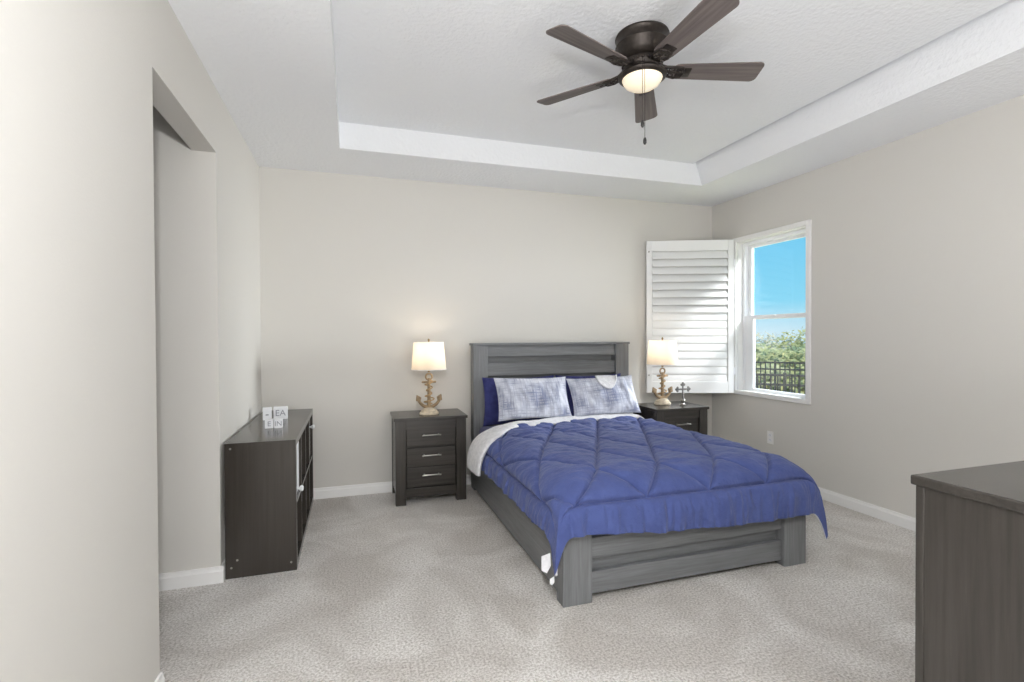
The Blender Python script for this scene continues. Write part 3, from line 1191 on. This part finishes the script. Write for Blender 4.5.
# ------------------------------------------------------------------ cross ornament
cr = thing('cross_ornament', 'small silver cross with budded ends standing on the right nightstand', 'ornament', (2.905, 3.915, 0.698))
bm = B()
lathe(bm, [(0, 0), (0.030, 0), (0.031, 0.006), (0.016, 0.012), (0.011, 0.022), (0.020, 0.034), (0.023, 0.046), (0.017, 0.056), (0.008, 0.062), (0, 0.062)], 24, sy=0.8)
obj('pedestal', bm, M['pewter'], cr, True)
bm = B()
zc = 0.148
tube(bm, [(0, 0, 0.058), (0, 0, 0.10), (0, 0, zc)], [0.009, 0.0065, 0.0075], 8)
tube(bm, [(-0.055, 0, zc), (0, 0, zc), (0.055, 0, zc)], [0.007, 0.008, 0.007], 8)
tube(bm, [(0, 0, zc), (0, 0, zc + 0.035)], 0.008, 8)
for cx_, cz_ in ((-0.058, zc), (0.058, zc), (0, zc + 0.042)):
    dx, dz = (1 if cx_ > 0 else -1 if cx_ < 0 else 0), (1 if cz_ > zc else 0)
    for px_, pz_ in ((dx * 0.014, dz * 0.014), (dz * 0.014, dx * 0.014), (-dz * 0.014, -dx * 0.014), (0, 0)):
        lathe(bm, [(0, -0.006), (0.010, -0.004), (0.0125, 0), (0.010, 0.004), (0, 0.006)], 14, Matrix.Translation((cx_ + px_, 0, cz_ + pz_)) @ Matrix.Rotation(radians(90), 4, 'X'))
obj('cross', bm, M['silver'], cr, True)

# ------------------------------------------------------------------ plantation shutter
hx, hy = 3.625, 4.085
ex_, ey_ = 2.832, 4.402
SL = hypot(ex_ - hx, ey_ - hy)
sh = thing('window_shutter', 'white louvred window shutter swung open beside the window, in front of the corner', 'shutter', (hx, hy, 0.763), atan2(ey_ - hy, ex_ - hx))
# local x runs from hinge to free end; local +y faces the camera side
SH, STW, TK = 1.53, 0.055, 0.028
for nm, xa, xb in (('stile', 0, STW), ('stile', SL - STW, SL)):
    part(nm, M['shutter'], sh, (xa, xb, -TK / 2, TK / 2, 0, SH), bev=0.004)
part('top_rail', M['shutter'], sh, (STW, SL - STW, -TK / 2, TK / 2, SH - 0.105, SH), bev=0.003)
part('bottom_rail', M['shutter'], sh, (STW, SL - STW, -TK / 2, TK / 2, 0, 0.115), bev=0.003)
zl0, zl1 = 0.115, SH - 0.105
NL = 17
pit = (zl1 - zl0) / NL


def louver(tilt):
    t = B()
    L = SL - 2 * STW - 0.006
    n = 10
    w, th = 0.088, 0.011
    ring = []
    for k in range(2 * n):
        a = 2 * pi * k / (2 * n)
        ring.append((w / 2 * cos(a), th / 2 * sin(a)))
    a_, b_ = [], []
    for p, q in ring:
        y = p * cos(tilt) - q * sin(tilt)
        z = p * sin(tilt) + q * cos(tilt)
        a_.append(t.verts.new((-L / 2, y, z)))
        b_.append(t.verts.new((L / 2, y, z)))
    t.faces.new(a_)
    t.faces.new(b_[::-1])
    for k in range(2 * n):
        k2 = (k + 1) % (2 * n)
        t.faces.new((a_[k], b_[k], b_[k2], a_[k2]))
    bmesh.ops.recalc_face_normals(t, faces=t.faces)
    return t


ups = lows = None
for k in range(NL):
    z = zl0 + (k + 0.5) * pit
    upper = k >= 9
    src = ups if upper else lows
    if src is None:
        o = obj('louver', louver(radians(-64) if upper else radians(-84)), M['shutter'], sh, True)
        if upper:
            ups = o
        else:
            lows = o
    else:
        o = src.copy()
        COL.objects.link(o)
        o.parent = sh
    o.location = (SL / 2, 0, z)
for z in (0.18, 1.42):
    bm = B()
    lathe(bm, [(0, 0), (0.007, 0), (0.008, 0.006), (0.005, 0.012), (0, 0.013)], 12, Matrix.Translation((SL - 0.022, TK / 2, z)) @ Matrix.Rotation(radians(-90), 4, 'X'))
    obj('magnet_catch', bm, M['pewter'], sh, True)
for z in (0.22, 1.30):
    bm = B()
    box(bm, -0.012, 0.004, -TK / 2 - 0.002, TK / 2 + 0.002, z - 0.035, z + 0.035, 0.002)
    tube(bm, [(-0.008, TK / 2, z - 0.037), (-0.008, TK / 2, z + 0.037)], 0.005, 8)
    obj('hinge', bm, M['vinyl'], sh)

# ------------------------------------------------------------------ low cube shelf on the left
CX0, CX1, CY0, CY1, CT = -0.682, -0.315, 3.118, 4.415, 0.755
shf = thing('cube_shelf', 'dark espresso low cube shelf standing against the left wall', 'shelf', ((CX0 + CX1) / 2, (CY0 + CY1) / 2, 0))
so = ((CX0 + CX1) / 2, (CY0 + CY1) / 2, 0)
E_ = 0.04
part('top_panel', M['espresso'], shf, (CX0, CX1, CY0 + E_, CY1 - E_, CT - E_, CT), bev=0.001, off=so)
part('bottom_panel', M['espresso'], shf, (CX0, CX1, CY0 + E_, CY1 - E_, 0, E_), bev=0.001, off=so)
for ya, yb in ((CY0, CY0 + E_), (CY1 - E_, CY1)):
    part('end_panel', M['espresso'], shf, (CX0, CX1, ya, yb, 0, CT), bev=0.001, off=so)
iw = (CY1 - CY0 - 2 * E_)
zm = CT / 2
part('middle_shelf', M['espresso'], shf, (CX0, CX1 - 0.002, CY0 + E_, CY1 - E_, zm - 0.009, zm + 0.009), bev=0.001, off=so)
for k in (1, 2, 3):
    yc = CY0 + E_ + iw * k / 4
    part('divider', M['espresso'], shf, (CX0, CX1 - 0.002, yc - 0.009, yc + 0.009, E_, zm - 0.009), (CX0, CX1 - 0.002, yc - 0.009, yc + 0.009, zm + 0.009, CT - E_), bev=0.001, off=so)
for y_, z_ in ((CX0 + 0.03, CT - 0.03), (CX0 + 0.03, 0.06), (CX1 - 0.03, 0.05), (CX0 + 0.06, 0.10)):
    bm = B()
    lathe(bm, [(0, 0), (0.006, 0), (0.006, 0.001), (0, 0.0015)], 12, Matrix.Translation((y_ - so[0], CY0 - so[1], z_)) @ Matrix.Rotation(radians(90), 4, 'X'))
    obj('screw_cap', bm, M['pewter'], shf)


def cube_box(k, up, label, mat, knob_z, dx=0.0, wd=0.94, hh=0.92):
    cy = CY0 + E_ + iw * (k + 0.5) / 4
    cw_ = (iw / 4 - 0.02) * wd
    zb = (zm + 0.009) if up else E_
    ch_ = (CT / 2 - E_ - 0.009) * hh
    t = thing('storage_box', label, 'box', (CX1 - 0.012 - dx, cy, zb + 0.0005), 0, 'storage boxes in the cube shelf')
    bm = B()
    box(bm, -0.30, 0, -cw_ / 2, cw_ / 2, 0, ch_, 0.004)
    obj('box_body', bm, mat, t)
    bm = B()
    lathe(bm, [(0, 0), (0.006, 0), (0.007, 0.012), (0.016, 0.020), (0.019, 0.029), (0.013, 0.038), (0, 0.040)], 16, Matrix.Translation((0, 0, knob_z)) @ Matrix.Rotation(radians(90), 4, 'Y'))
    obj('knob', bm, M['crystal'], t, True)
    return t


cube_box(0, True, 'white storage box with clear knob in the upper cube nearest the opening', M['white'], 0.03, 0.004)
cube_box(1, True, 'pale grey storage box with clear knob in the second upper cube from the opening', M['silver'], 0.25, 0.05)
cube_box(3, True, 'dark storage box with clear knob in the upper cube by the back wall', M['espresso'], 0.25, 0.0)


# letter blocks
def text_mesh(body, size, depth=0.0015):
    cu = bpy.data.curves.new('letters', 'FONT')
    cu.body = body
    cu.size = size
    cu.extrude = depth
    cu.align_x = 'CENTER'
    cu.align_y = 'CENTER'
    o = bpy.data.objects.new('letters', cu)
    COL.objects.link(o)
    bpy.context.view_layer.update()
    dg = bpy.context.evaluated_depsgraph_get()
    me = bpy.data.meshes.new_from_object(o.evaluated_get(dg))
    bpy.data.objects.remove(o)
    bpy.data.curves.remove(cu)
    return me


def block(loc, w, d, h, txt, size, label, rz=0.0):
    t = thing('letter_block', label, 'block', loc, rz, 'white letter blocks on the cube shelf')
    bm = B()
    box(bm, -w / 2, w / 2, -d / 2, d / 2, 0, h, 0.003)
    obj('block_body', bm, M['white'], t)
    me = text_mesh(txt, size)
    o = bpy.data.objects.new('lettering', me)
    COL.objects.link(o)
    me.materials.clear()
    me.materials.append(M['ink'])
    o.parent = t
    o.matrix_local = Matrix.Translation((0, -d / 2 - 0.0005, h * 0.5)) @ Matrix.Rotation(radians(90), 4, 'X')
    return t


block((-0.583, 3.93, CT), 0.056, 0.045, 0.088, '-', 0.08, 'larger white block with a faint dash, at the back left of the letter blocks', 0.1)
block((-0.497, 3.945, CT), 0.090, 0.05, 0.088, 'EA', 0.06, 'larger white block lettered EA, at the back right of the letter blocks', 0.04)
block((-0.517, 3.57, CT), 0.050, 0.045, 0.058, 'E', 0.044, 'smaller white block lettered E, in front of the larger blocks', 0.03)
block((-0.463, 3.565, CT), 0.050, 0.045, 0.058, 'IN', 0.044, 'smaller white block lettered IN, front right of the letter blocks', 0.06)

# ------------------------------------------------------------------ dresser at the right edge
DX0, DY1, DT = 1.50, 1.002, 0.952
dr = thing('dresser', 'dark grey wooden dresser cut off by the right edge, its end panel facing the room', 'dresser', (2.25, 0.78, 0), 0.0)
do = (2.25, 0.78, 0)
DXE, DY0 = 3.0, 0.56
part('dresser_top', M['darkx'], dr, (DX0, DXE, DY0, DY1, DT - 0.028, DT), bev=0.005, off=do)
i_ = 0.009
part('end_panel', M['darkz'], dr, (DX0 + i_ + 0.004, DX0 + i_ + 0.022, DY0 + 0.06, DY1 - i_ - 0.02, 0.07, DT - 0.028), bev=0.002, off=do)
part('end_panel', M['darkz'], dr, (DXE - i_ - 0.022, DXE - i_ - 0.004, DY0 + 0.06, DY1 - i_ - 0.02, 0.07, DT - 0.028), bev=0.002, off=do)
for xa, xb in ((DX0 + i_, DX0 + i_ + 0.085), (DXE - i_ - 0.085, DXE - i_)):
    part('leg', M['darkz'], dr, (xa, xb, DY1 - i_ - 0.022, DY1 - i_, 0, DT - 0.028), off=do)
    part('leg', M['darkz'], dr, (xa, xb, DY0 + 0.01, DY0 + 0.06, 0, DT - 0.028), off=do)
part('dresser_case', M['darkx'], dr, (DX0 + i_ + 0.022, DXE - i_ - 0.022, DY0 + 0.02, DY1 - i_ - 0.03, 0.07, DT - 0.03), bev=0.0, off=do)
for c in range(2):
    for r in range(3):
        xa = DX0 + i_ + 0.095 + c * 0.652
        za = 0.12 + r * 0.26
        d_ = part('drawer', M['darkx'], dr, (xa, xa + 0.638, DY1 - i_ - 0.030, DY1 - i_ - 0.006, za, za + 0.25), off=do)
        bm = B()
        xc, yc, zc = xa + 0.319 - do[0], DY1 - i_ + 0.018 - do[1], za + 0.14
        tube(bm, [(xc - 0.09, yc - 0.003, zc), (xc + 0.09, yc - 0.003, zc)], 0.006, 8)
        for s in (-1, 1):
            tube(bm, [(xc + s * 0.07, yc - 0.003, zc), (xc + s * 0.07, yc - 0.03, zc)], 0.005, 8)
        obj('handle', bm, M['pewter'], d_, True)

# ------------------------------------------------------------------ ceiling fan
fan = thing('ceiling_fan', 'dark bronze five-blade ceiling fan with lit bowl, mounted flush in the tray ceiling', 'fan', (1.447, 2.285, TRAY))
bm = B()
lathe(bm, [(0, 0), (0.134, 0), (0.138, -0.010), (0.132, -0.020), (0.132, -0.050), (0.137, -0.056), (0.132, -0.063), (0.127, -0.095), (0.112, -0.118), (0.088, -0.130), (0.0, -0.134)], 56)
obj('motor_housing', bm, M['bronze'], fan, True)
bm = B()
lathe(bm, [(0, -0.130), (0.094, -0.132), (0.100, -0.148), (0.094, -0.166), (0.082, -0.178), (0.088, -0.188), (0, -0.190)], 48)
for k in range(24):                                  # beaded scrollwork round the hub
    a = 2 * pi * k / 24
    lathe(bm, [(0, -0.010), (0.008, -0.006), (0.010, 0), (0.008, 0.006), (0, 0.010)], 8, Matrix.Translation((0.096 * cos(a), 0.096 * sin(a), -0.150)))
obj('hub', bm, M['bronze'], fan, True)
bm = B()
lathe(bm, [(0.07, -0.184), (0.098, -0.187), (0.118, -0.196), (0.124, -0.206), (0.121, -0.214), (0.112, -0.220), (0.102, -0.222), (0.098, -0.216)], 56)
obj('light_rim', bm, M['bronze'], fan, True)
bm = B()
lathe(bm, [(0.103, -0.220), (0.098, -0.232), (0.086, -0.248), (0.066, -0.262), (0.040, -0.272), (0.016, -0.276), (0, -0.2765)], 48)
obj('glass_bowl', bm, M['bowl'], fan, True)
iron = None
for k in range(5):
    a = radians(-16.8 + 72 * k)
    if iron is None:
        # curled bracket that carries the blade
        bm = B()
        for s in (-1, 1):
            tube(bm, [(0.08, s * 0.012, -0.150), (0.12, s * 0.028, -0.178), (0.17, s * 0.038, -0.186), (0.205, s * 0.030, -0.187), (0.215, 0, -0.187)], [0.009, 0.008, 0.007, 0.007, 0.006], 8)
            tube(bm, [(0.150 + 0.014 * cos(q * pi / 6), s * 0.020 + 0.014 * sin(q * pi / 6), -0.186) for q in range(12)], 0.0045, 6, closed=True)
            tube(bm, [(0.190 + 0.012 * cos(q * pi / 6), s * 0.018 + 0.012 * sin(q * pi / 6), -0.187) for q in range(12)], 0.0045, 6, closed=True)
        tube(bm, [(0.08, 0, -0.152), (0.14, 0, -0.182), (0.24, 0, -0.187)], [0.010, 0.008, 0.006], 8)
        box(bm, 0.18, 0.25, -0.030, 0.030, -0.1885, -0.1845, 0.0015)
        # blade outline
        bb = B()
        out = []
        x0_, x1_ = 0.145, 0.618
        w0, w1 = 0.052, 0.069
        n = 8
        for q in range(n + 1):                       # rounded root
            th_ = pi / 2 + pi * q / n
            out.append((x0_ + 0.045 + 0.045 * cos(th_), w0 * sin(th_)))
        tip = []
        for q in range(n + 1):
            th_ = -pi / 2 + (pi / 2) * q / n
            tip.append((x1_ - 0.03 + 0.03 * cos(th_), -w1 + 0.03 + 0.03 * sin(th_)))
        for q in range(n + 1):
            th_ = (pi / 2) * q / n
            tip.append((x1_ - 0.03 + 0.03 * cos(th_), w1 - 0.03 + 0.03 * sin(th_)))
        prism(bb, out + tip, -0.183, -0.177, 'xy', 0.0015)
        pitch_m = Matrix.Translation((0, 0, -0.180)) @ Matrix.Rotation(radians(-12), 4, 'X') @ Matrix.Translation((0, 0, 0.180))
        bmesh.ops.transform(bb, matrix=pitch_m, verts=bb.verts)
        bmesh.ops.transform(bm, matrix=pitch_m, verts=[v_ for v_ in bm.verts if v_.co.x > 0.11])
        blade = obj('blade', bb, M['blade'], fan)
        iron = obj('blade_iron', bm, M['bronze'], blade, True)
    else:
        b2 = blade.copy()
        COL.objects.link(b2)
        b2.parent = fan
        i2 = iron.copy()
        COL.objects.link(i2)
        i2.parent = b2
        b2.rotation_euler = (0, 0, a)
blade.rotation_euler = (0, 0, radians(-16.8))
for (cx_, cy_, zb_) in ((-0.071, -0.115, -0.512), (-0.058, -0.115, -0.595)):
    bm = B()
    tube(bm, [(cx_ * 0.62, cy_ * 0.62, -0.178), (cx_ * 0.97, cy_ * 0.97, -0.180), (cx_, cy_, -0.20), (cx_, cy_, zb_ + 0.02)], 0.0013, 6)
    ch = obj('pull_chain', bm, M['bronze'], fan, True)
    bm = B()
    lathe(bm, [(0, 0.024), (0.005, 0.022), (0.0085, 0.010), (0.0085, -0.004), (0.004, -0.012), (0, -0.013)], 12, Matrix.Translation((cx_, cy_, zb_)))
    obj('pull_knob', bm, M['fence'], ch, True)

# ------------------------------------------------------------------ outlet on the right wall
ou = thing('wall_outlet', 'small white power outlet low on the right wall between bed and window', 'outlet', (XR, 3.65, 0.40))
bm = B()
box(bm, -0.006, 0.0, -0.036, 0.036, -0.058, 0.058, 0.002)
obj('cover_plate', bm, M['trim'], ou)
for z in (-0.022, 0.022):
    bm = B()
    box(bm, -0.009, -0.005, -0.016, 0.016, z - 0.015, z + 0.015, 0.0015)
    r_ = obj('receptacle', bm, M['white'], ou)
    bm = B()
    for s in (-1, 1):
        box(bm, -0.0095, -0.0085, s * 0.006 - 0.0012, s * 0.006 + 0.0012, z - 0.004, z + 0.006)
    obj('slot', bm, M['ink'], r_)
